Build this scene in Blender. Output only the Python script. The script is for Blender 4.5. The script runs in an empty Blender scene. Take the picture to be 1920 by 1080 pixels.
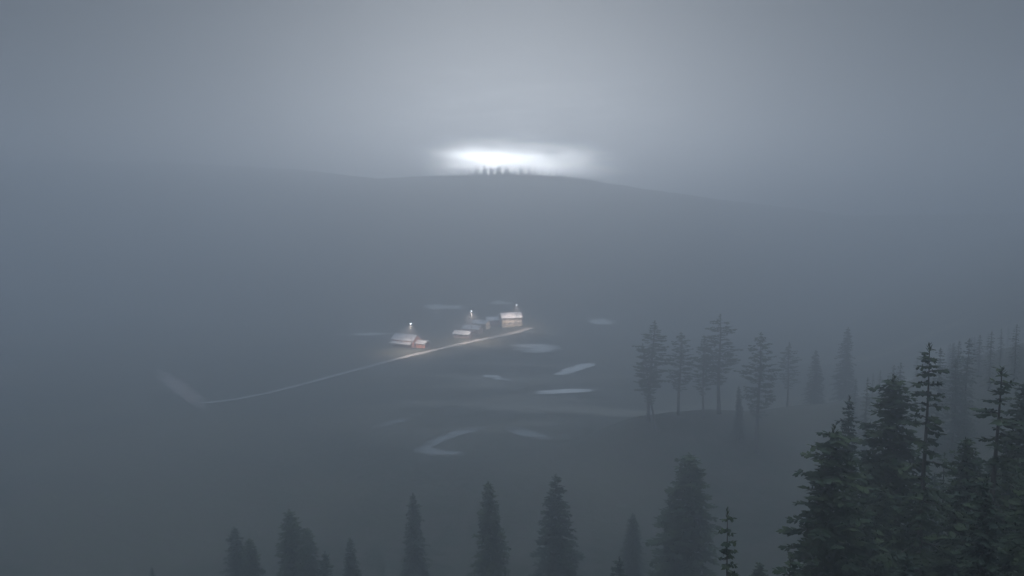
import bpy, bmesh, math, random
import numpy as np
from mathutils import Vector, Matrix, noise

# ------------------------------------------------------------------ camera, sky, sun, exposure
SC = bpy.context.scene
COL = SC.collection
CAM = Vector((0.0, 0.0, 85.0))
PITCH = math.radians(5.3)
FPX = 1507.0                      # focal length in pixels of a 1920 wide frame
cd = bpy.data.cameras.new('camera')
cd.sensor_width = 36.0
cd.lens = 36.0 * FPX / 1920.0
cd.clip_start = 0.5
cd.clip_end = 20000
cam = bpy.data.objects.new('camera', cd)
COL.objects.link(cam)
cam.location = CAM
cam.rotation_euler = (math.radians(90) - PITCH, 0, 0)
SC.camera = cam

SUN_EL = math.radians(9.0)
SUN_AZ = math.radians(-0.5)       # from +Y towards +X
SUN_STRENGTH = 0.5
SUN_ANGLE = 12.0
CLOUD = 0.58
ZEN = 4.2
CORE = 0.0
BASE = 0.012
SKYS = 0.05
GAP = 3.3
HAZE_DENSITY = 0.0034
HAZE_ANISO = 0.72
HAZE_COLOR = (0.872, 0.915, 0.98, 1)

sd = bpy.data.lights.new('sun', 'SUN')
sd.energy = SUN_STRENGTH
sd.angle = math.radians(SUN_ANGLE)
sd.color = (1.0, 0.99, 0.965)
sun = bpy.data.objects.new('sun', sd)
COL.objects.link(sun)
sdir = Vector((math.sin(SUN_AZ) * math.cos(SUN_EL), math.cos(SUN_AZ) * math.cos(SUN_EL), math.sin(SUN_EL)))
sun.rotation_euler = (-sdir).to_track_quat('-Z', 'Y').to_euler()
sun.location = (0, 400, 300)

W = bpy.data.worlds.new('World')
SC.world = W
W.use_nodes = True
nt = W.node_tree
nt.nodes.clear()


def N(t, typ, **kw):
    n = t.nodes.new(typ)
    for k, v in kw.items():
        setattr(n, k, v)
    return n


def L(t, a, b):
    t.links.new(a, b)


def M(t, op, a, b=None, c=None):
    n = t.nodes.new('ShaderNodeMath')
    n.operation = op
    for i, v in enumerate((a, b, c)):
        if v is None:
            continue
        if isinstance(v, (int, float)):
            n.inputs[i].default_value = v
        else:
            t.links.new(v, n.inputs[i])
    return n.outputs[0]


def ramp(t, x, lo, hi, a=0.0, b=1.0):
    n = t.nodes.new('ShaderNodeMapRange')
    n.interpolation_type = 'SMOOTHSTEP'
    t.links.new(x, n.inputs['Value'])
    n.inputs['From Min'].default_value = lo
    n.inputs['From Max'].default_value = hi
    n.inputs['To Min'].default_value = a
    n.inputs['To Max'].default_value = b
    return n.outputs[0]


out = N(nt, 'ShaderNodeOutputWorld')
sky = N(nt, 'ShaderNodeTexSky', sky_type='NISHITA', sun_disc=False)
sky.sun_elevation = SUN_EL
sky.sun_rotation = SUN_AZ
sky.altitude = 600
bg_sky = N(nt, 'ShaderNodeBackground')
bg_sky.inputs['Strength'].default_value = SKYS
L(nt, sky.outputs[0], bg_sky.inputs['Color'])
tc = N(nt, 'ShaderNodeTexCoord')
nrm = N(nt, 'ShaderNodeVectorMath', operation='NORMALIZE')
L(nt, tc.outputs['Generated'], nrm.inputs[0])
sep = N(nt, 'ShaderNodeSeparateXYZ')
L(nt, nrm.outputs[0], sep.inputs[0])
az = M(nt, 'DEGREES', M(nt, 'ARCTAN2', sep.outputs[0], sep.outputs[1]))
el = M(nt, 'DEGREES', M(nt, 'ARCSINE', sep.outputs[2]))
# cloud deck: brighter where the low sun stands behind it, darker away from it and towards the ground
nz = N(nt, 'ShaderNodeTexNoise')
nz.inputs['Scale'].default_value = 2.2
nz.inputs['Detail'].default_value = 5
mp = N(nt, 'ShaderNodeMapping')
mp.inputs['Scale'].default_value = (1, 1, 3.0)
L(nt, nrm.outputs[0], mp.inputs[0])
L(nt, mp.outputs[0], nz.inputs['Vector'])
dot = N(nt, 'ShaderNodeVectorMath', operation='DOT_PRODUCT')
L(nt, nrm.outputs[0], dot.inputs[0])
ca, ce = math.radians(4.0), math.radians(11)
dot.inputs[1].default_value = (math.sin(ca) * math.cos(ce), math.cos(ca) * math.cos(ce), math.sin(ce))
d01 = M(nt, 'MAXIMUM', dot.outputs['Value'], 0.0)
core = M(nt, 'POWER', d01, 9.0)
base = M(nt, 'MULTIPLY_ADD', core, CORE, BASE)
base = M(nt, 'ADD', base, ramp(nt, el, 28.0, 75.0, 0.0, ZEN))
var = M(nt, 'MULTIPLY_ADD', nz.outputs[0], 0.5, 0.75)
lum = M(nt, 'MULTIPLY', M(nt, 'MULTIPLY', base, var), CLOUD)
bg_cl = N(nt, 'ShaderNodeBackground')
bg_cl.inputs['Color'].default_value = (0.69, 0.835, 1.0, 1)
L(nt, lum, bg_cl.inputs['Strength'])
mixc = N(nt, 'ShaderNodeMixShader')
mixc.inputs[0].default_value = 0.94
L(nt, bg_sky.outputs[0], mixc.inputs[1])
L(nt, bg_cl.outputs[0], mixc.inputs[2])
# the break in the clouds low over the ridge, the bright air round the sun seen through it
nz2 = N(nt, 'ShaderNodeTexNoise')
nz2.inputs['Scale'].default_value = 15
nz2.inputs['Detail'].default_value = 4
mp2 = N(nt, 'ShaderNodeMapping')
mp2.inputs['Scale'].default_value = (1, 1, 5.0)
mp2.inputs['Location'].default_value = (2.3, 0, 0)
L(nt, nrm.outputs[0], mp2.inputs[0])
L(nt, mp2.outputs[0], nz2.inputs['Vector'])
wob = M(nt, 'MULTIPLY', M(nt, 'SUBTRACT', nz2.outputs[0], 0.5), 3.0)


def lobe(a0, e0, wa, we, k):
    u = M(nt, 'DIVIDE', M(nt, 'SUBTRACT', az, a0), wa)
    v = M(nt, 'DIVIDE', M(nt, 'SUBTRACT', el, e0), we)
    r = M(nt, 'ADD', M(nt, 'MULTIPLY', u, u), M(nt, 'MULTIPLY', v, v))
    r = M(nt, 'ADD', r, wob)
    return M(nt, 'MULTIPLY', M(nt, 'EXPONENT', M(nt, 'MULTIPLY', M(nt, 'MAXIMUM', r, -0.3), -1.0)), k)


g = M(nt, 'ADD', lobe(-2.2, 3.2, 2.4, 0.95, 25.0), lobe(1.8, 2.5, 3.3, 1.25, 34.0))
g = M(nt, 'ADD', g, lobe(0.5, 4.5, 9.0, 4.0, 0.12))
bg_gap = N(nt, 'ShaderNodeBackground')
bg_gap.inputs['Color'].default_value = (0.93, 0.96, 1.0, 1)
L(nt, M(nt, 'MULTIPLY', g, GAP), bg_gap.inputs['Strength'])
add = N(nt, 'ShaderNodeAddShader')
L(nt, mixc.outputs[0], add.inputs[0])
L(nt, bg_gap.outputs[0], add.inputs[1])
L(nt, add.outputs[0], out.inputs['Surface'])
W.cycles.sampling_method = 'MANUAL'
W.cycles.sample_map_resolution = 1024

SC.view_settings.view_transform = 'Standard'
SC.view_settings.look = 'None'
SC.view_settings.exposure = -0.24
SC.view_settings.gamma = 1.0
SC.render.engine = 'CYCLES'
SC.cycles.use_denoising = True
SC.cycles.volume_bounces = 4
SC.cycles.max_bounces = 8
SC.cycles.diffuse_bounces = 2
SC.cycles.sample_clamp_indirect = 3.0
SC.cycles.seed = 7
SC.cycles.use_adaptive_sampling = False
SC.cycles.denoising_input_passes = 'RGB_ALBEDO_NORMAL'

random.seed(11)


# ------------------------------------------------------------------ helpers
def ray(px, py):
    """direction of a photo pixel, scaled so that its y is 1"""
    v = Vector(((px - 960) / FPX, (540 - py) / FPX, -1))
    c, s = math.cos(PITCH), math.sin(PITCH)
    x, yy, zz = v.x, -v.z * c + v.y * s, -v.z * -s + v.y * c
    return Vector((x / yy, 1.0, zz / yy))


def at(px, py, Y):
    return CAM + ray(px, py) * Y


def ground_at(px, py, z=0.0):
    r = ray(px, py)
    t = (z - CAM.z) / r.z
    return CAM + r * t


def tag(o, label=None, cat=None, group=None, kind=None):
    if label: o['label'] = label
    if cat: o['category'] = cat
    if group: o['group'] = group
    if kind: o['kind'] = kind
    return o


def mesh_obj(name, verts, faces, mat, parent=None, smooth=False, mats=None, midx=None):
    me = bpy.data.meshes.new(name)
    me.from_pydata(verts, [], faces)
    me.update()
    if smooth:
        for p in me.polygons: p.use_smooth = True
    me.materials.append(mat)
    o = bpy.data.objects.new(name, me)
    COL.objects.link(o)
    if parent: o.parent = parent
    return o


def empty(name, loc, rz=0.0):
    o = bpy.data.objects.new(name, None)
    o.empty_display_size = 0.5
    COL.objects.link(o)
    o.location = loc
    o.rotation_euler = (0, 0, rz)
    return o


def mat(name, rough=0.9, c1=(0.1, 0.1, 0.1), c2=None, scale=1.0, coord='Object', bump=0.0, spec=0.3, metal=0.0, stretch=(1, 1, 1), lo=0.35, hi=0.65):
    m = bpy.data.materials.new(name)
    m.use_nodes = True
    t = m.node_tree
    b = t.nodes['Principled BSDF']
    b.inputs['Roughness'].default_value = rough
    b.inputs['Metallic'].default_value = metal
    b.inputs['Specular IOR Level'].default_value = spec
    c2 = c2 or tuple(v * 0.7 for v in c1)
    tcn = N(t, 'ShaderNodeTexCoord')
    mpn = N(t, 'ShaderNodeMapping')
    mpn.inputs['Scale'].default_value = stretch
    L(t, tcn.outputs[coord], mpn.inputs[0])
    n = N(t, 'ShaderNodeTexNoise')
    n.inputs['Scale'].default_value = scale
    n.inputs['Detail'].default_value = 6
    L(t, mpn.outputs[0], n.inputs['Vector'])
    f = ramp(t, n.outputs[0], lo, hi)
    mx = N(t, 'ShaderNodeMix', data_type='RGBA')
    L(t, f, mx.inputs[0])
    mx.inputs[6].default_value = (*c1, 1)
    mx.inputs[7].default_value = (*c2, 1)
    L(t, mx.outputs[2], b.inputs['Base Color'])
    if bump:
        bn = N(t, 'ShaderNodeBump')
        bn.inputs['Strength'].default_value = bump
        bn.inputs['Distance'].default_value = 0.3
        L(t, n.outputs[0], bn.inputs['Height'])
        L(t, bn.outputs[0], b.inputs['Normal'])
    return m


MAT = dict(
    needles=mat('needles', 0.85, (0.026, 0.042, 0.026), (0.062, 0.082, 0.042), 0.45, bump=0, spec=0.15),
    needles_dark=mat('needles_dark', 0.85, (0.022, 0.036, 0.028), (0.050, 0.068, 0.045), 0.5, spec=0.15),
    bark=mat('bark', 0.95, (0.060, 0.052, 0.045), (0.12, 0.10, 0.09), 3.0, stretch=(1, 1, 0.2), spec=0.1),
    wall_red=mat('wall_red', 0.9, (0.48, 0.19, 0.14), (0.56, 0.27, 0.21), 1.2),
    wall_beige=mat('wall_beige', 0.9, (0.62, 0.56, 0.46), (0.52, 0.47, 0.39), 1.0),
    wall_grey=mat('wall_grey', 0.9, (0.42, 0.32, 0.29), (0.33, 0.25, 0.23), 1.0),
    roof=mat('roof', 0.5, (0.75, 0.77, 0.80), (0.60, 0.62, 0.66), 0.8, spec=0.5, metal=0.5),
    roof_dark=mat('roof_dark', 0.5, (0.20, 0.19, 0.20), (0.13, 0.12, 0.13), 0.8),
    glass=mat('glass', 0.1, (0.03, 0.035, 0.04), (0.05, 0.055, 0.06), 1.0, spec=0.6),
    wood=mat('wood', 0.8, (0.14, 0.09, 0.06), (0.09, 0.06, 0.04), 2.0),
    metal=mat('metal', 0.5, (0.10, 0.105, 0.11), (0.07, 0.075, 0.08), 2.0, metal=0.6),
    road=mat('road', 0.45, (0.36, 0.36, 0.36), (0.26, 0.26, 0.26), 0.08, spec=0.5),
    water=mat('water', 0.22, (0.05, 0.06, 0.065), (0.035, 0.045, 0.05), 0.1, spec=0.6),
    kerb=mat('kerb', 0.8, (0.45, 0.44, 0.42), (0.35, 0.34, 0.33), 1.0),
)

# ------------------------------------------------------------------ terrain
CREST = [(-1400, 298), (-400, 300), (0, 300), (300, 303), (560, 318), (700, 334), (850, 328), (960, 326), (1050, 329),
         (1150, 345), (1350, 374), (1600, 405), (1920, 400), (2400, 370), (3400, 320)]
RIDGE_Y = 770.0
CX = np.array([ray(p, y).x for p, y in CREST])       # bearing x/y of the skyline points
CZ = np.array([ray(p, y).z for p, y in CREST])       # and their slope z/y


def sst(a, b, x):
    t = np.clip((x - a) / (b - a), 0, 1)
    return t * t * (3 - 2 * t)


# main foreground conifers: photo x of the tip, photo y of the tip, distance, height, kind, spread, label
FG = [
    (1745, 645, 95, 35, 'layered', 1.0, 'tall open conifer with bare layered boughs, highest tip of the right-hand forest'),
    (1672, 705, 112, 35, 'dense', 1.35, 'broad greenish conifer just left of the tall open-boughed conifer'),
    (1878, 690, 86, 33, 'layered', 1.25, 'dark shaggy conifer near the right edge, second highest in the forest'),
    (1928, 715, 104, 32, 'dense', 1.1, 'conifer cut by the right edge behind the shaggy dark conifer'),
    (1592, 742, 135, 33, 'slim', 0.9, 'thin pale conifer tip rising behind the blunt-topped dark conifer'),
    (1563, 800, 92, 33, 'dense', 1.25, 'big dark blunt-topped conifer at the left end of the right-hand forest'),
    (1366, 955, 70, 27, 'layered', 0.75, 'small crisp near-black conifer alone at the bottom, nearest of the lower row'),
    (1288, 850, 140, 36, 'dense', 1.15, 'large dark cone-shaped conifer in front of the spur'),
    (1187, 962, 175, 30, 'slim', 1.1, 'pale faded conifer low between the two large cone-shaped ones'),
    (1160, 1045, 112, 26, 'slim', 0.9, 'little dark conifer tip at the bottom edge under the spur'),
    (1042, 890, 150, 34, 'slim', 1.05, 'slender pointed conifer at the left foot of the spur'),
    (917, 905, 148, 34, 'dense', 0.82, 'tall round-topped conifer near the bottom centre'),
    (775, 925, 168, 38, 'slim', 0.95, 'faint tall thin conifer left of the bottom centre'),
    (657, 1008, 150, 30, 'slim', 0.9, 'short conifer with a knobbly tip between two taller ones'),
    (608, 1034, 128, 28, 'slim', 0.85, 'tiny dark arrow-shaped conifer tip at the bottom edge'),
    (545, 955, 150, 34, 'dense', 1.0, 'pointed conifer with a stepped right flank, tallest of the bottom left'),
    (578, 990, 156, 32, 'dense', 0.95, 'conifer crowding the right flank of the stepped one'),
    (440, 988, 158, 32, 'slim', 1.05, 'leftmost full conifer of the bottom row'),
    (468, 1010, 150, 31, 'dense', 0.85, 'rounded conifer leaning on the leftmost full conifer'),
    (284, 1062, 150, 28, 'slim', 0.7, 'barely visible conifer tip on the lower left edge'),
]
FG = [(px, py, Y * (.64 if px > 1300 else 1), h * (.78 if px > 1300 else 1), k, s * (1.0 if px > 1300 else 1.28), lab) for (px, py, Y, h, k, s, lab) in FG]
ctrl = []
for (px, py, Y, h, k, s, lab) in FG:
    p = at(px, py, Y)
    ctrl.append((p.x, p.y, p.z - h))
# the spur and its surroundings
spur = [(1215, 786, 250), (1275, 782, 252), (1340, 778, 255), (1425, 800, 250), (1500, 770, 262), (1130, 822, 250), (1060, 872, 246)]
for px, py, Y in spur:
    p = at(px, py, Y * 1.04); ctrl.append((p.x, p.y, p.z))
for px, py, Y in [(1215, 860, 236), (1290, 900, 226), (1425, 880, 228), (1120, 900, 232), (1550, 850, 230)]:
    p = at(px, py, Y * 1.04); ctrl.append((p.x, p.y, p.z))
ctrl += [(0, 0, 62), (40, 0, 68), (-50, 0, 52), (-140, 0, 40), (120, 0, 85), (60, -80, 72), (-120, -120, 50), (180, 100, 85), (150, 180, 75), (150, -120, 85),
         (-60, 60, 34), (-120, 100, 16), (-220, 60, 20), (-200, 160, 4), (-20, 210, 3), (-100, 200, 1), (10, 225, 4), (0, 280, 0), (-60, 280, 0), (-160, 280, 0), (-260, 260, 0), (40, 300, 1),
         (90, 320, 6), (150, 330, 12), (-300, 120, 15), (-300, 0, 35), (-300, -150, 50), (0, 350, 0), (-120, 350, 0), (-240, 350, 0), (100, 370, 0), (200, 380, 0), (300, 380, 0), (300, 200, 60), (300, 0, 95), (300, -150, 95), (0, -160, 66)]
P = np.array(ctrl)


def tps(r2):
    return 0.5 * r2 * np.log(r2 + 1e-6)


n = len(P)
D2 = ((P[:, None, :2] - P[None, :, :2]) ** 2).sum(-1)
A = np.zeros((n + 3, n + 3))
A[:n, :n] = tps(D2) + np.eye(n) * 20.0
A[:n, n] = 1; A[:n, n + 1:] = P[:, :2]
A[n, :n] = 1; A[n + 1:, :n] = P[:, :2].T
WT = np.linalg.solve(A, np.concatenate([P[:, 2], np.zeros(3)]))


def near_h(x, y):
    xc, yc = np.clip(x, -300, 300), np.clip(y, -160, 380)
    s = WT[n] + WT[n + 1] * xc + WT[n + 2] * yc
    for i in range(n):
        s = s + WT[i] * tps((xc - P[i, 0]) ** 2 + (yc - P[i, 1]) ** 2)
    return np.maximum(s, -0.5)


def terrain(x, y):
    x = np.asarray(x, float); y = np.asarray(y, float)
    near = near_h(x, y) * (1 - sst(270, 380, y))
    yr = RIDGE_Y + 330 * sst(75, 380, np.abs(x - 15))          # the ridge recedes on both sides of its nearest knoll
    crest = CAM.z + yr * np.interp(x / yr, CX, CZ)
    far = crest * sst(570 + (yr - RIDGE_Y) * .3, yr + 6, y) * (1 - 0.45 * sst(yr + 25, 1600, y))
    u = x - 0.38 * np.maximum(y, 0) - 10
    right = 0.66 * np.where(u > 0, u * u / (u + 60.0 + 1e-6), 0) * sst(200, 420, y)
    right = 88 * (1 - np.exp(-right / 88))
    ul = -x - 0.62 * np.maximum(y, 0) - 20
    left = 0.45 * np.where(ul > 0, ul * ul / (ul + 80.0), 0) * sst(250, 420, y)
    left = 90 * (1 - np.exp(-left / 90))
    return near + np.maximum(far, 0) + np.maximum(right - far, 0) * 1.0 + np.maximum(left - far, 0)


def axis(a, b, steps):
    out_, v = [a], a
    while v < b:
        v += steps(v)
        out_.append(min(v, b))
    return np.array(out_)


xs = axis(-2200, 2200, lambda v: 5 if -150 < v < 250 else (9 if abs(v) < 620 else 40))
ys = axis(-500, 2000, lambda v: 5 if 0 < v < 330 else (9 if v < 1150 and v >= 0 else 30))
X, Y_ = np.meshgrid(xs, ys)
Z = terrain(X, Y_)
rough = np.zeros_like(Z)
for j in range(Z.shape[0]):
    for i in range(Z.shape[1]):
        amp = min(1.0, 0.12 + Z[j, i] * 0.05)
        rough[j, i] = amp * (1.2 * noise.noise((X[j, i] * 0.05, Y_[j, i] * 0.05, 0)) + 0.5 * noise.noise((X[j, i] * 0.17, Y_[j, i] * 0.17, 3)))
Z = Z + rough
ny_, nx_ = Z.shape
vs = np.stack([X, Y_, Z], -1).reshape(-1, 3).tolist()
fs = [(j * nx_ + i, j * nx_ + i + 1, (j + 1) * nx_ + i + 1, (j + 1) * nx_ + i) for j in range(ny_ - 1) for i in range(nx_ - 1)]


def gz(x, y):
    j = min(max(np.searchsorted(ys, y) - 1, 0), ny_ - 2)
    i = min(max(np.searchsorted(xs, x) - 1, 0), nx_ - 2)
    fx = (x - xs[i]) / (xs[i + 1] - xs[i]); fy = (y - ys[j]) / (ys[j + 1] - ys[j])
    return float((Z[j, i] * (1 - fx) + Z[j, i + 1] * fx) * (1 - fy) + (Z[j + 1, i] * (1 - fx) + Z[j + 1, i + 1] * fx) * fy)


gm = bpy.data.materials.new('ground_cover')
gm.use_nodes = True
t = gm.node_tree
b = t.nodes['Principled BSDF']
b.inputs['Roughness'].default_value = 0.95
b.inputs['Specular IOR Level'].default_value = 0.15
tcg = N(t, 'ShaderNodeTexCoord')
n1 = N(t, 'ShaderNodeTexNoise'); n1.inputs['Scale'].default_value = 0.012; n1.inputs['Detail'].default_value = 8
n2 = N(t, 'ShaderNodeTexNoise'); n2.inputs['Scale'].default_value = 0.22; n2.inputs['Detail'].default_value = 8
L(t, tcg.outputs['Object'], n1.inputs['Vector']); L(t, tcg.outputs['Object'], n2.inputs['Vector'])
m1 = N(t, 'ShaderNodeMix', data_type='RGBA'); m2 = N(t, 'ShaderNodeMix', data_type='RGBA')
L(t, ramp(t, n1.outputs[0], 0.42, 0.6), m1.inputs[0])
m1.inputs[6].default_value = (0.034, 0.042, 0.030, 1); m1.inputs[7].default_value = (0.070, 0.072, 0.052, 1)
L(t, ramp(t, n2.outputs[0], 0.4, 0.68, 0, 0.7), m2.inputs[0])
L(t, m1.outputs[2], m2.inputs[6]); m2.inputs[7].default_value = (0.075, 0.066, 0.058, 1)
mp3 = N(t, 'ShaderNodeMapping'); mp3.inputs['Scale'].default_value = (.008, .034, .02); mp3.inputs['Rotation'].default_value = (0, 0, .25)
n3 = N(t, 'ShaderNodeTexNoise'); n3.inputs['Scale'].default_value = 1.0; n3.inputs['Detail'].default_value = 5; n3.inputs['Distortion'].default_value = .6
L(t, tcg.outputs['Object'], mp3.inputs[0]); L(t, mp3.outputs[0], n3.inputs['Vector'])
m3 = N(t, 'ShaderNodeMix', data_type='RGBA')
sx = N(t, 'ShaderNodeSeparateXYZ'); L(t, tcg.outputs['Object'], sx.inputs[0])
L(t, M(t, 'MULTIPLY', M(t, 'MULTIPLY', ramp(t, n3.outputs[0], .48, .66, 0, .6), ramp(t, sx.outputs[0], -95.0, -35.0, 0, 1)), M(t, 'MULTIPLY', ramp(t, sx.outputs[1], 285.0, 320.0, 0, 1), ramp(t, sx.outputs[1], 440.0, 500.0, 1, 0))), m3.inputs[0])   # stubble fields in the open part of the valley
L(t, m2.outputs[2], m3.inputs[6]); m3.inputs[7].default_value = (.24, .225, .19, 1)
L(t, m3.outputs[2], b.inputs['Base Color'])
bn = N(t, 'ShaderNodeBump'); bn.inputs['Strength'].default_value = 0.8; bn.inputs['Distance'].default_value = 0.8
L(t, n2.outputs[0], bn.inputs['Height']); L(t, bn.outputs[0], b.inputs['Normal'])
ground = mesh_obj('ground', vs, fs, gm, smooth=True)
tag(ground, kind='structure')


def ground_at(px, py, z=0.0):
    r = ray(px, py)
    y = 150.0
    while y < 1000 and CAM.z + r.z * y > gz(r.x * y, y): y += 1.0
    return Vector((r.x * y, y, 0.0))


# ------------------------------------------------------------------ road and pale patches (sheets draped on the valley floor)
def strip(name, pts, width, lift, m, kind='structure', thick=0.25):
    v, f = [], []
    dense = []
    for a, b_ in zip(pts[:-1], pts[1:]):
        k = max(2, int((b_ - a).length / 4))
        for q in range(k): dense.append(a.lerp(b_, q / k))
    dense.append(pts[-1])
    for _ in range(10):
        dense = [dense[0]] + [(dense[i - 1] + dense[i] * 2 + dense[i + 1]) / 4 for i in range(1, len(dense) - 1)] + [dense[-1]]
    for i, p in enumerate(dense):
        d = (dense[min(i + 1, len(dense) - 1)] - dense[max(i - 1, 0)]); d.z = 0; d.normalize()
        s = Vector((d.y, -d.x, 0))
        w = width if not callable(width) else width(i / (len(dense) - 1))
        zc = max(gz(*(p + s * w * q).xy) for q in (-.5, 0, .5))
        for q in (-.5, .5):
            e = p + s * w * q
            v.append((e.x, e.y, zc + lift)); v.append((e.x, e.y, zc + lift - thick - 0.4))
    for i in range(len(dense) - 1):
        o = i * 4; q = o + 4
        f += [(o, o + 2, q + 2, q), (o, q, q + 1, o + 1), (o + 2, o + 3, q + 3, q + 2), (o + 1, q + 1, q + 3, o + 3)]
    f += [(0, 1, 3, 2), (len(v) - 4, len(v) - 2, len(v) - 1, len(v) - 3)]
    return tag(mesh_obj(name, v, f, m), kind=kind), dense


rp = [ground_at(*q) for q in [(372, 757), (440, 751), (500, 738), (600, 712), (740, 674), (860, 646), (905, 636), (993, 616)]]
road, rdense = strip('road', rp, lambda q: 2.0 + 4.2 * q, 0.12, MAT['road'])


def patch(name, poly_px, lift, m, seed):
    """a thin remnant draped on the ground; attribute 'depth' is 0 at the rim and 1 in the middle"""
    pts = [ground_at(*q) for q in poly_px]
    for _ in range(3):
        q = []
        for i in range(len(pts)):
            a, b_ = pts[i], pts[(i + 1) % len(pts)]
            q += [a.lerp(b_, .25), a.lerp(b_, .75)]
        pts = q
    c = sum(pts, Vector()) / len(pts)
    # where the ground rises behind the valley floor, slide the patch to the hillside the same pixels look at
    k = len(pts)
    rings = [.12, .3, .5, .7, .85, 1.0, 1.15, 1.3]
    v, dep = [(c.x, c.y, gz(c.x, c.y) + lift)], [1.0]
    for ri, rr in enumerate(rings):
        for p in pts:
            r = rr * (1 + 0.22 * noise.noise((p.x * .12, p.y * .12, seed)))
            e = c + (p - c) * r
            edge = ri == len(rings) - 1
            v.append((e.x, e.y, gz(e.x, e.y) + (lift if not edge else -.25))); dep.append(1 - ri / (len(rings) - 1))
    f = [(0, 1 + i, 1 + (i + 1) % k) for i in range(k)]
    for ri in range(len(rings) - 1):
        a = 1 + ri * k
        f += [(a + i, a + k + i, a + k + (i + 1) % k, a + (i + 1) % k) for i in range(k)]
    o = mesh_obj(name, v, f, m, smooth=True)
    bm = bmesh.new(); bm.from_mesh(o.data); bmesh.ops.recalc_face_normals(bm, faces=bm.faces)
    if sum(q.normal.z for q in bm.faces) < 0: bmesh.ops.reverse_faces(bm, faces=bm.faces)
    bm.to_mesh(o.data); bm.free()
    at_ = o.data.attributes.new('depth', 'FLOAT', 'POINT')
    at_.data.foreach_set('value', dep)
    return o


def patch_mat(name, pale, streak):
    m = bpy.data.materials.new(name); m.use_nodes = True
    t = m.node_tree; b = t.nodes['Principled BSDF']
    an = N(t, 'ShaderNodeAttribute'); an.attribute_name = 'depth'
    tcn = N(t, 'ShaderNodeTexCoord')
    mpn = N(t, 'ShaderNodeMapping'); mpn.inputs['Scale'].default_value = (.35, 1.0, 1.0)
    nn = N(t, 'ShaderNodeTexNoise'); nn.inputs['Scale'].default_value = streak; nn.inputs['Detail'].default_value = 7
    L(t, tcn.outputs['Object'], mpn.inputs[0]); L(t, mpn.outputs[0], nn.inputs['Vector'])
    x = M(t, 'ADD', an.outputs['Fac'], M(t, 'MULTIPLY', M(t, 'SUBTRACT', nn.outputs[0], .5), 2.6))
    f = ramp(t, x, .1, .75)
    mx = N(t, 'ShaderNodeMix', data_type='RGBA'); L(t, f, mx.inputs[0])
    mx.inputs[6].default_value = (.062, .062, .050, 1); mx.inputs[7].default_value = (*pale, 1)
    L(t, mx.outputs[2], b.inputs['Base Color'])
    b.inputs['Roughness'].default_value = .6
    b.inputs['Specular IOR Level'].default_value = .4
    return m


SNOW = patch_mat('snow', (.66, .66, .65), .16)
BROWN = patch_mat('pale_earth', (.22, .18, .17), .2)
THIN = patch_mat('thin_snow', (.19, .20, .20), .2)


def band(x0, y0, x1, y1, h, taper=0.3):
    """a lens shaped patch between two photo points"""
    pts = []
    for i in range(6):
        q = i / 5
        w = h * (taper + (1 - taper) * math.sin(math.pi * q))
        pts.append((x0 + (x1 - x0) * q, y0 + (y1 - y0) * q - w / 2))
    return pts + [(a, 2 * (y0 + (y1 - y0) * i / 5) - b_) for i, (a, b_) in reversed(list(enumerate(pts)))]


PONDS = [
    (band(966, 652, 1046, 654, 16, .5), 'pale oval snow patch right of the road end'),
    (band(1000, 737, 1118, 731, 9, .6), 'long thin bright snow patch in the lower right of the valley'),
    (band(1042, 703, 1110, 683, 14, .4), 'dim slanting snow patch above the long thin one'),
    (band(905, 704, 960, 714, 8, .4), 'dull bluish snow patch below the road end'),
    (band(1102, 601, 1150, 606, 11, .5), 'dim small snow patch far right of the houses'),
    (band(800, 577, 870, 576, 11, .5), 'faint snow patch behind the middle sheds'),
    (band(925, 569, 962, 570, 7, .5), 'small snow patch behind the tall beige house'),
    ([(908, 803), (880, 802), (846, 812), (812, 824), (790, 838), (800, 846), (818, 834), (850, 821), (884, 810), (906, 808)], 'faint curved snow patch arm in the lower valley, upper of two'),
    (band(784, 846, 862, 852, 12, .4), 'faint curved snow patch arm in the lower valley, lower of two'),
    (band(955, 806, 1030, 822, 14, .4), 'dull wide snow patch at the foot of the spur'),
    (band(700, 802, 770, 785, 8, .4), 'barely visible snow patch left of the curved arms'),
    (band(300, 705, 378, 752, 30, .5), 'broad vague pale patch around the bend at the left end of the road'),
    (band(640, 628, 735, 626, 5, .5), 'thin pale snow strip left of the red walled house'),
]
for k, (poly, lab) in enumerate(PONDS):
    o = patch('snow_patch' if k != 11 else 'earth_patch', poly, 0.12, BROWN if k == 11 else (THIN if k in (7, 8, 9, 10) else SNOW), k * 3.1)
    tag(o, lab, 'snow patch', 'pale patches on the valley floor', 'structure')


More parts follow.
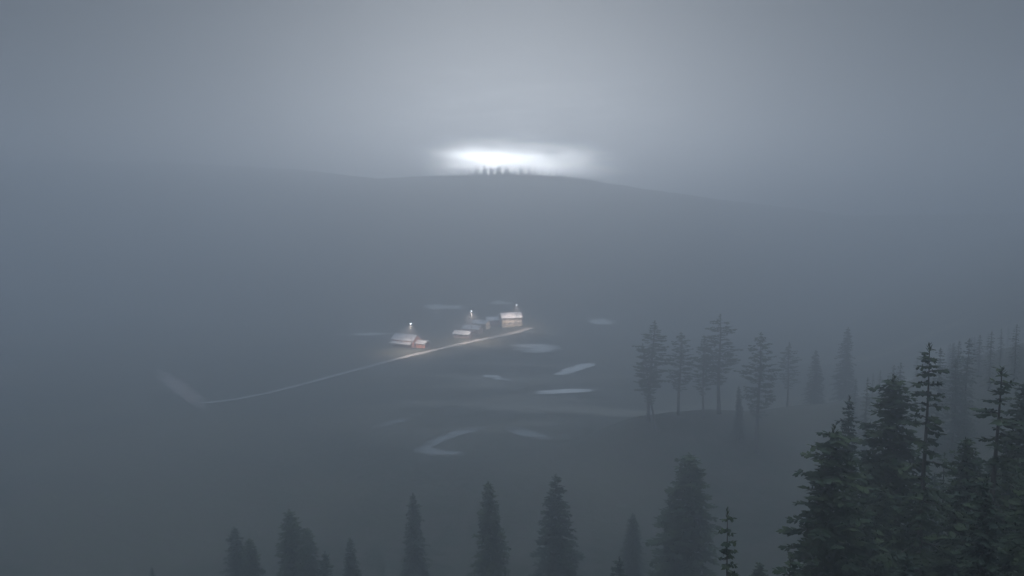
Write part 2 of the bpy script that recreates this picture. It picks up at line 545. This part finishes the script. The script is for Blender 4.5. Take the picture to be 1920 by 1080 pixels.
# ------------------------------------------------------------------ conifers
class MB:
    def __init__(s): s.v, s.f = [], []

    def tube(s, pts, rads, k=7, cap=True):
        b0 = len(s.v)
        for i, (p, r) in enumerate(zip(pts, rads)):
            d = (pts[min(i + 1, len(pts) - 1)] - pts[max(i - 1, 0)]).normalized()
            u = d.orthogonal().normalized(); w = d.cross(u)
            for j in range(k):
                a = 2 * math.pi * j / k
                s.v.append(tuple(p + (u * math.cos(a) + w * math.sin(a)) * r))
        for i in range(len(pts) - 1):
            for j in range(k):
                a, c = b0 + i * k + j, b0 + i * k + (j + 1) % k
                s.f.append((a, c, c + k, a + k))
        if cap:
            s.f.append(tuple(b0 + (len(pts) - 1) * k + j for j in range(k)))
            s.f.append(tuple(b0 + k - 1 - j for j in range(k)))

    def leaf(s, p, d, side, ln, w):
        b0 = len(s.v)
        s.v += [tuple(p - side * w * .3), tuple(p + d * ln * .55 - side * w * .5), tuple(p + d * ln), tuple(p + d * ln * .55 + side * w * .5), tuple(p + side * w * .3)]
        s.f.append((b0, b0 + 1, b0 + 2, b0 + 3, b0 + 4))

    def box(s, c, d, rz=0.0):
        b0 = len(s.v)
        R = Matrix.Rotation(rz, 3, 'Z')
        for z in (-.5, .5):
            for x, y in ((-.5, -.5), (.5, -.5), (.5, .5), (-.5, .5)):
                s.v.append(tuple(Vector(c) + R @ Vector((x * d[0], y * d[1], z * d[2]))))
        for q in ((3, 2, 1, 0), (4, 5, 6, 7), (0, 1, 5, 4), (1, 2, 6, 5), (2, 3, 7, 6), (3, 0, 4, 7)):
            s.f.append(tuple(b0 + i for i in q))

    def prism(s, prof, y0, y1):
        """profile in xz swept along y"""
        b0, k = len(s.v), len(prof)
        for y in (y0, y1):
            for x, z in prof: s.v.append((x, y, z))
        for i in range(k): s.f.append((b0 + i, b0 + (i + 1) % k, b0 + k + (i + 1) % k, b0 + k + i))
        s.f.append(tuple(b0 + k - 1 - i for i in range(k))); s.f.append(tuple(b0 + k + i for i in range(k)))

    def build(s, name, m, parent=None, smooth=False):
        o = mesh_obj(name, s.v, s.f, m, parent, smooth)
        return o


def conifer(name, seed, H=30.0, kind='dense', detail=1.0, m='needles', fat=1.0):
    """one conifer of height H: Empty > trunk (bole and limbs) + crown (needle sprays)"""
    R = random.Random(seed)
    root = empty(name, (0, 0, 0))
    tr, cr = MB(), MB()
    lean = R.uniform(-.25, .25) * (2 if kind == 'pine' else 1)
    ph = R.uniform(0, 6)

    def axis_pt(z):
        q = z / H
        return Vector((lean * q * q + .12 * math.sin(q * 7 + ph), .12 * math.cos(q * 6 + ph), z))

    r0 = H * 0.0125
    zs = [H * i / 14 for i in range(15)]
    tr.tube([axis_pt(z - (0.6 if z == 0 else 0)) for z in zs], [max(0.03, r0 * (1 - z / H) ** 0.8 + (0.12 if z == 0 else 0)) for z in zs], 9)
    if kind == 'pine':
        z0, shape, Rmax = .30, lambda q: (math.sin(math.pi * min(1, q * .9 + .12)) ** .7), H * .13
    elif kind == 'layered':
        z0, shape, Rmax = .22, lambda q: (1 - q) ** .7 + .03, H * .16
    elif kind == 'slim':
        z0, shape, Rmax = .10, lambda q: (1 - q) ** .62 + .02, H * .15
    else:
        z0, shape, Rmax = .08, lambda q: (1 - q) ** .55 + .03, H * .175
    step = {'dense': .5, 'slim': .55, 'layered': 1.15, 'pine': .6}[kind] / max(detail, .35) * (H / 30)
    z = H * z0
    sectors = [R.uniform(.7, 1.15) for _ in range(7)]
    while z < H * .985:
        q = (z - H * z0) / (H * (1 - z0))
        nb = max(3, int((7 if kind in ('dense', 'slim') else 6) * (1 - q * .35)))
        a0 = R.uniform(0, 6.28)
        whorl = R.uniform(.72, 1.12) if kind in ('dense', 'slim') else R.uniform(.5, 1.2)
        for bi in range(nb):
            if kind == 'layered' and R.random() < .25 or kind == 'pine' and R.random() < .15: continue
            if R.random() < .06: continue
            a = a0 + 6.283 * bi / nb + R.uniform(-.35, .35)
            Lb = Rmax * shape(q) * whorl * R.uniform(.65, 1.12) * sectors[int((a % 6.283) / 6.284 * 7)]
            Lb = max(Lb, .25)
            up = .55 * q ** 2 - .15 if kind != 'pine' else .35 * R.random()
            droop = (.38 if kind != 'pine' else .15) * R.uniform(.7, 1.3)
            o = axis_pt(z + R.uniform(-.3, .3) * step)
            hd = Vector((math.cos(a), math.sin(a), 0))
            side = Vector((-math.sin(a), math.cos(a), 0))

            def bp(s):
                return o + hd * (Lb * s) + Vector((0, 0, Lb * (up * s - droop * s * s + .12 * s ** 4)))
            if Lb > .8:
                tr.tube([bp(0), bp(.33), bp(.66), bp(.92)], [.05 + Lb * .009, .035 + Lb * .006, .025, .01], 4, cap=False)
            s = .12 if kind != 'pine' else .45
            if kind == 'layered': s = .22
            ds = .30 / detail / Lb
            while s < 1.0:
                p = bp(s)
                tl = (.28 + .42 * min(1, Lb / 3.0) * (1 - abs(s - .55))) * R.uniform(.75, 1.3)
                for sg in (-1, 1):
                    d = (side * sg * R.uniform(.6, 1.0) + hd * R.uniform(.25, .8) + Vector((0, 0, R.uniform(-.5, .12)))).normalized()
                    nrm_ = Vector((R.uniform(-.5, .5), R.uniform(-.5, .5), 1)).normalized()
                    w = d.cross(nrm_).normalized()
                    wd = fat * .36 / math.sqrt(detail) * R.uniform(.8, 1.3)
                    cr.leaf(p, d, w, tl * 1.4, wd)
                    if R.random() < .7:
                        cr.leaf(p + d * tl * .4, (d + Vector((0, 0, -.9))).normalized(), w, tl * .7, wd * .9)
                if R.random() < .5:
                    cr.leaf(p, Vector((R.uniform(-.3, .3), R.uniform(-.3, .3), R.uniform(.2, .8))).normalized(), side, tl * .55, .2)
                s += ds * R.uniform(.8, 1.25)
            tip = bp(1.0)
            cr.leaf(bp(.93), (hd + Vector((0, 0, R.uniform(-.1, .3)))).normalized(), side, .5, .25)
        z += step * R.uniform(.7, 1.3) * (1.15 - .45 * q)
    top = axis_pt(H)
    for i in range(10):
        a = i * 2.4
        zz = H - .09 * i
        cr.leaf(axis_pt(zz), Vector((math.cos(a) * .5, math.sin(a) * .5, .7)).normalized(), Vector((-math.sin(a), math.cos(a), 0)), .3 + .04 * i, .14)
    tr.build('trunk', MAT['bark'], root, smooth=True)
    cr.build('crown', MAT[m], root)
    return root


def kids(o):
    return [c for c in bpy.data.objects if c.parent == o]


PROTO = {}
for kind, seeds, det, name, m in (('dense', (1, 2, 3), 1.0, 'conifer', 'needles'), ('slim', (4, 5), 1.0, 'conifer', 'needles_dark'),
                                  ('layered', (6, 7, 8), 1.15, 'conifer', 'needles'), ('pine', (9, 10, 11), 1.0, 'pine_tree', 'needles'),
                                  ('far', (12, 13), .45, 'conifer', 'needles_dark'), ('ridge', (14, 15), .8, 'conifer', 'needles_dark')):
    for s in seeds:
        r = conifer(name, s, 30.0, 'slim' if kind == 'ridge' or s == 12 else ('dense' if kind == 'far' else kind), det, m, 5.0 if kind == 'ridge' else 1.0)
        PROTO.setdefault(kind, []).append([r, kids(r), False])
CNT = {}


def plant(kind, x, y, z, h, spread, label, cat, group, variant=None, rz=None):
    lst = PROTO[kind]
    k = CNT.get(kind, 0); CNT[kind] = k + 1
    ent = lst[(k if variant is None else variant) % len(lst)]
    r, ch, used = ent
    if not used:
        ent[2] = True
        o = r
    else:
        o = r.copy(); COL.objects.link(o)
        for c in ch:
            d = c.copy(); COL.objects.link(d); d.parent = o
    o.location = (x, y, z)
    s = h / 30.0
    o.scale = (s * spread, s * spread, s)
    o.rotation_euler = (0, 0, random.uniform(0, 6.28) if rz is None else rz)
    tag(o, label, cat, group)
    return o


GF = 'conifers of the foreground forest'
placed = []
for (px, py, Y, h, k, s, lab) in FG:
    p = at(px, py, Y)
    z = gz(p.x, p.y)
    plant(k, p.x, p.y, z - .2, p.z - z + .2, s, lab, 'conifer', GF)
    placed.append((p.x, p.y))

# the dense mass at the lower right
R = random.Random(5)
tries = 0
cnt = 0
while cnt < 34 and tries < 4000:
    tries += 1
    px = R.uniform(1440, 2050); Y = R.uniform(38, 100)
    x = (px - 960) / FPX * Y
    z = gz(x, Y)
    h = R.uniform(16, 27)
    # keep the tip below the outline of the forest in the photograph
    lim = np.interp(px, [1440, 1500, 1560, 1620, 1700, 1800, 1860, 1930, 2050], [1010, 960, 900, 905, 850, 815, 815, 790, 740])
    zlim = at(px, lim + R.uniform(0, 200) ** 1.0, Y).z
    h = min(h, zlim - z)
    if h < 11: continue
    if any((x - a) ** 2 + (Y - c) ** 2 < 3.6 ** 2 for a, c in placed): continue
    placed.append((x, Y))
    plant(R.choice(['dense', 'dense', 'slim', 'layered']), x, Y, z - .2, h, R.uniform(.9, 1.25),
          'dark conifer packed inside the dense forest mass at the lower right', 'conifer', 'conifers packed in the lower right forest')
    cnt += 1

# tall pines on the spur
GP = 'tall pines on the spur'
PINES = [
    (1228, 600, 1214, 784, 250, 1.15, 'leftmost tall pine on the spur crest with a bare pale trunk'),
    (1204, 640, 1230, 786, 246, .8, 'thin pine sharing the left end of the spur crest'),
    (1278, 622, 1272, 784, 254, 1.1, 'straight tall pine, second clump from the left on the spur'),
    (1320, 628, 1318, 786, 252, .9, 'ragged pine just left of the tallest pine on the spur'),
    (1350, 588, 1347, 790, 256, 1.2, 'tallest wide-crowned pine in the middle of the spur'),
    (1428, 622, 1418, 858, 236, .95, 'lone pine with clumped crown and long bare trunk right of the spur pines'),
]
for (tx, ty, bx, by, Y, s, lab) in PINES:
    a = at(tx, ty, Y * 1.04); c = at(bx, by, Y * 1.04)
    z = gz(c.x, c.y)
    o = plant('pine', c.x, c.y, z - .2, a.z - z, s * 1.38, lab, 'pine', GP)
    o.rotation_euler = (0, math.atan2(a.x - c.x, a.z - z), 0)
a = at(1386, 722, 250)
plant('slim', a.x, a.y, gz(a.x, a.y) - .2, a.z - gz(a.x, a.y), 1.0, 'small dim conifer between the tallest pine and the lone pine', 'conifer', GP)
R = random.Random(21)
for (px, py, Y, k, lab) in [(1480, 640, 290, 'pine', 'ghostly pine just right of the lone pine'),
                         (1530, 655, 300, 'slim', 'ghostly conifer in thick mist left of the thin pale tip'),
                         (1590, 612, 310, 'slim', 'ghostly tall conifer in mist above the thin pale tip')]:
    a = at(px, py, Y); z = gz(a.x, a.y)
    plant(k, a.x, a.y, z - .3, min(40, max(14, a.z - z)), 1.3, lab, 'pine' if k == 'pine' else 'conifer', GP)
# forest fading on the right-hand slope
cnt = tries = 0
pl2 = []
while cnt < 42 and tries < 4000:
    tries += 1
    px = R.uniform(1470, 2080); Y = R.uniform(150, 420)
    x = (px - 960) / FPX * Y; z = gz(x, Y)
    if z < 14: continue
    if any((x - a) ** 2 + (Y - c) ** 2 < 49 for a, c in pl2): continue
    h = R.uniform(15, 27)
    lim = np.interp(px, [1470, 1560, 1640, 1720, 1800, 1900, 2080], [745, 725, 700, 670, 640, 610, 560])
    h = min(h, at(px, lim, Y).z - z)
    if h < 9: continue
    pl2.append((x, Y))
    plant('far', x, Y, z - .3, h, R.uniform(.9, 1.3), 'faint conifer fading into mist on the right-hand slope', 'conifer', 'conifers fading on the right-hand slope')
    cnt += 1

# tiny conifers along the ridge crest below the bright break
RT = [(864, 319), (869, 320), (880, 318), (892, 313), (896, 315), (908, 311), (919, 315), (923, 317), (934, 311), (938, 314), (949, 312),
      (953, 315), (965, 316), (976, 313), (980, 317), (992, 312), (1003, 315), (1016, 320), (1032, 318), (1044, 316), (1056, 322)]
R = random.Random(3)
for px, py in RT:
    Y = RIDGE_Y + R.uniform(-14, 6)
    a = at(px, py, Y); z = gz(a.x, a.y)
    plant('ridge', a.x, a.y, z - .3, max(6.0, a.z - z + 1.0) * R.uniform(1.0, 1.12), R.uniform(1.0, 1.25), 'tiny dark conifer silhouetted on the ridge crest under the bright sky break',
          'conifer', 'conifers on the ridge crest')
for ents in PROTO.values():
    for r, ch, used in ents:
        if not used:
            for c in ch: bpy.data.objects.remove(c)
            bpy.data.objects.remove(r)


ONES = ['', 'first', 'second', 'third', 'fourth', 'fifth', 'sixth', 'seventh', 'eighth', 'ninth', 'tenth', 'eleventh', 'twelfth', 'thirteenth', 'fourteenth',
        'fifteenth', 'sixteenth', 'seventeenth', 'eighteenth', 'nineteenth']
TENS = {2: 'twent', 3: 'thirt', 4: 'fort', 5: 'fift', 6: 'sixt', 7: 'sevent', 8: 'eight', 9: 'ninet'}


def ordinal(i):
    if i < 20: return ONES[i]
    return TENS[i // 10] + ('ieth' if i % 10 == 0 else 'y-' + ONES[i % 10])


for grp, text in (('conifers packed in the lower right forest', 'dark conifer packed in the lower right forest mass, {} of these tips from the left'),
                  ('conifers fading on the right-hand slope', 'faint conifer in mist on the right-hand slope, {} of them from the left'),
                  ('conifers on the ridge crest', 'tiny dark conifer on the ridge crest under the bright break, {} from the left')):
    mem = sorted([o for o in COL.objects if o.get('group') == grp], key=lambda o: o.location.x / o.location.y)
    for i, o in enumerate(mem): o['label'] = text.format(ordinal(i + 1))


# ------------------------------------------------------------------ houses of the hamlet
def gable(L_, W_, h, rise, m_wall, m_roof, root, over=.6, thick=.25):
    w = MB()
    w.prism([(-W_ / 2, -1.2), (W_ / 2, -1.2), (W_ / 2, h), (0, h + rise), (-W_ / 2, h)], -L_ / 2, L_ / 2)
    o = w.build('wall', m_wall, root)
    rf = MB()
    sl = rise / (W_ / 2)
    for sg in (-1, 1):
        e = W_ / 2 + over
        pr = [(0, h + rise + .02), (0, h + rise + thick), (sg * e, h - over * sl + thick), (sg * e, h - over * sl + .02)]
        if sg > 0: pr.reverse()
        rf.prism(pr, -L_ / 2 - over, L_ / 2 + over)
    k = int(L_ / 1.2)
    for i in range(k + 1):     # standing seams
        y = -L_ / 2 + L_ * i / k
        for sg in (-1, 1):
            e = W_ / 2 + over
            pr = [(sg * .1, h + rise + thick - .02), (sg * .1, h + rise + thick + .06), (sg * e, h - over * sl + thick + .06), (sg * e, h - over * sl + thick - .02)]
            if sg > 0: pr.reverse()
            rf.prism(pr, y - .03, y + .03)
    roof = rf.build('roof', m_roof, root)
    return o, roof


def window(root, c, w, h, axis_):
    """axis_ 'x': wall facing +-x ; 'y': wall facing +-y"""
    f, p = MB(), MB()
    s = 1 if (c[0] if axis_ == 'x' else c[1]) > 0 else -1
    def bx(mb, du, dv, su, sv, dep, off):
        if axis_ == 'x': mb.box((c[0] + s * off, c[1] + du, c[2] + dv), (dep, su, sv))
        else: mb.box((c[0] + du, c[1] + s * off, c[2] + dv), (su, dep, sv))
    bx(f, -w / 2, 0, .12, h + .12, .12, .03); bx(f, w / 2, 0, .12, h + .12, .12, .03)
    bx(f, 0, h / 2, w - .12, .12, .12, .03); bx(f, 0, -h / 2, w - .12, .12, .12, .03)
    bx(f, 0, 0, .06, h - .12, .08, .03)
    fo = f.build('window', MAT['kerb'], root)
    bx(p, 0, 0, w - .1, h - .1, .05, .02)
    p.build('pane', MAT['glass'], fo)


def door(root, c, w, h, axis_):
    d, k = MB(), MB()
    s = 1 if (c[0] if axis_ == 'x' else c[1]) > 0 else -1
    if axis_ == 'x':
        d.box((c[0] + s * .03, c[1], h / 2), (.1, w, h)); k.box((c[0] + s * .11, c[1] + w * .38, 1.05), (.08, .06, .18))
    else:
        d.box((c[0], c[1] + s * .03, h / 2), (w, .1, h)); k.box((c[0] + w * .38, c[1] + s * .11, 1.05), (.06, .08, .18))
    do = d.build('door', MAT['wood'], root)
    k.build('handle', MAT['metal'], do)


def house(px, py, rz, L_, W_, h, rise, mw, mr, label, group, name='house', storeys=1, chimney=True, cat='house'):
    p = ground_at(px, py)
    z = gz(p.x, p.y)
    root = empty(name, (p.x, p.y, z), rz)
    tag(root, label, cat, group)
    wall, roof = gable(L_, W_, h, rise, MAT[mw], MAT[mr], root)
    for st in range(storeys):
        zc = 1.6 + st * 2.9
        k = max(2, int(L_ / 3.2))
        for sg in (-1, 1):
            for i in range(k):
                y = -L_ / 2 + L_ * (i + .5) / k
                if st == 0 and sg == 1 and i == k // 2: continue
                window(root, (sg * W_ / 2, y, zc), 1.1, 1.3, 'x')
            for x in (-W_ / 4, W_ / 4):
                window(root, (x, sg * L_ / 2, zc), 1.0, 1.3, 'y')
    door(root, (W_ / 2, -L_ / 2 + L_ * (max(2, int(L_ / 3.2)) // 2 + .5) / max(2, int(L_ / 3.2)), 0), 1.1, 2.1, 'x')
    if chimney:
        c = MB(); c.box((W_ * .18, L_ * .25, h + rise * .8 + .3), (.8, .8, 1.9)); c.box((W_ * .18, L_ * .25, h + rise * .8 + 1.31), (1.0, 1.0, .12))
        c.build('chimney', MAT['wall_grey'], roof)
    return root


GH = 'houses beside the valley road'
D = math.radians
left_house = house(762, 649, D(58), 17, 8, 4.6, 3.0, 'wall_red', 'roof', 'long red walled house with pale metal roof, leftmost and brightest', GH)
house(793, 652, D(58), 7, 5, 3.0, 1.6, 'wall_red', 'roof', 'small red annex shed at the right end of the leftmost house', GH, chimney=False)
house(868, 633, D(66), 12, 6, 2.8, 1.8, 'wall_grey', 'roof', 'low grey shed with pale roof, nearest the road in the middle cluster', GH, name='shed', cat='shed', chimney=False)
house(886, 624, D(62), 13, 6, 3.2, 2.0, 'wall_grey', 'roof', 'grey shed just behind the one nearest the road', GH, name='shed', cat='shed', chimney=False)
house(902, 614, D(60), 12, 6, 3.4, 2.0, 'wall_beige', 'roof', 'pale walled shed at the back of the middle cluster', GH, name='shed', cat='shed', chimney=False)
house(924, 607, D(100), 9, 6, 3.0, 1.9, 'wall_red', 'roof', 'reddish shed touching the left side of the tall beige house', GH, name='shed', cat='shed', chimney=False)
house(957, 610, D(108), 15, 8, 6.0, 3.0, 'wall_beige', 'roof', 'tall two storey beige house with bright roof, rightmost of the hamlet', GH, storeys=2)


# lean-to along the front of the leftmost house
pr_ = MB()
for q in ((-4.0 - 3.2, 2.35), ):
    pr_.prism([(-7.4, 2.25), (-4.02, 3.25), (-4.02, 3.45), (-7.4, 2.45)][::-1], -8.3, 8.3)
pr_.build('porch_roof', MAT['roof'], left_house)
for y in (-8, -4, 0, 4, 8):
    q = MB(); q.box((-7.1, y, .85), (.18, .18, 2.9)); q.build('post', MAT['wood'], left_house)


def lamp(px, py_top, py_base, label, power):
    p = ground_at(px, py_base)
    z = gz(p.x, p.y)
    top = at(px, py_top, p.y).z - z
    root = empty('street_lamp', (p.x, p.y, z))
    tag(root, label, 'street lamp', 'lamp posts above the houses')
    m = MB()
    m.tube([Vector((0, 0, -.5)), Vector((0, 0, top * .5)), Vector((0, 0, top))], [.16, .12, .08], 8)
    m.box((0, 0, .15), (.5, .5, .3))
    m.build('pole', MAT['metal'], root)
    a = MB(); a.tube([Vector((0, 0, top - .3)), Vector((0, -.6, top + .2)), Vector((0, -1.3, top + .25))], [.06, .05, .05], 6)
    a.build('arm', MAT['metal'], root)
    hd = MB(); hd.box((0, -1.6, top + .28), (.9, 1.2, .22)); hd.box((0, -1.6, top + .42), (.5, .8, .08))
    hd.build('lamp_head', MAT['metal'], root)
    g_ = MB(); g_.tube([Vector((0, -1.75, top + .16)), Vector((0, -1.8, top - .15)), Vector((0, -1.85, top - .42))], [.55, .5, .22], 12)
    em = bpy.data.materials.new('lamp_glow'); em.use_nodes = True
    e = em.node_tree.nodes['Principled BSDF']
    e.inputs['Emission Color'].default_value = (.85, .93, 1, 1); e.inputs['Emission Strength'].default_value = 14
    g_.build('lamp_glass', em, root, smooth=True)
    pl = bpy.data.lights.new('lamp_light', 'SPOT'); pl.energy = power; pl.color = (1, .80, .68); pl.spot_size = math.radians(150); pl.spot_blend = .6; pl.shadow_soft_size = .3
    po = bpy.data.objects.new('lamp_light', pl); COL.objects.link(po); po.parent = root; po.location = (0, -1.85, top - .6)
    return root


lamp(771, 606, 659, 'lit lamp mast in front of the leftmost red walled house', 105000)
lamp(884, 583, 640, 'lit lamp mast over the middle cluster of sheds', 130000)
lamp(968, 571, 618, 'lit lamp mast in front of the tall beige house', 75000)

# ------------------------------------------------------------------ haze
hm = bpy.data.materials.new('haze')
hm.use_nodes = True
t = hm.node_tree
t.nodes.clear()
ho = N(t, 'ShaderNodeOutputMaterial')
pv = N(t, 'ShaderNodeVolumePrincipled')
pv.inputs['Color'].default_value = HAZE_COLOR
pv.inputs['Density'].default_value = HAZE_DENSITY
pv.inputs['Anisotropy'].default_value = HAZE_ANISO
L(t, pv.outputs[0], ho.inputs['Volume'])
print('zmax', Z.max())
zt = float(Z.max()) + 8
zb = float(Z.min()) - 2
hb = MB()
hb.box((0, 750, (zt + zb) / 2), (4600, 2700, zt - zb))
haze = hb.build('haze', hm)
tag(haze, kind='stuff')
print('terrain z', Z.min(), Z.max())
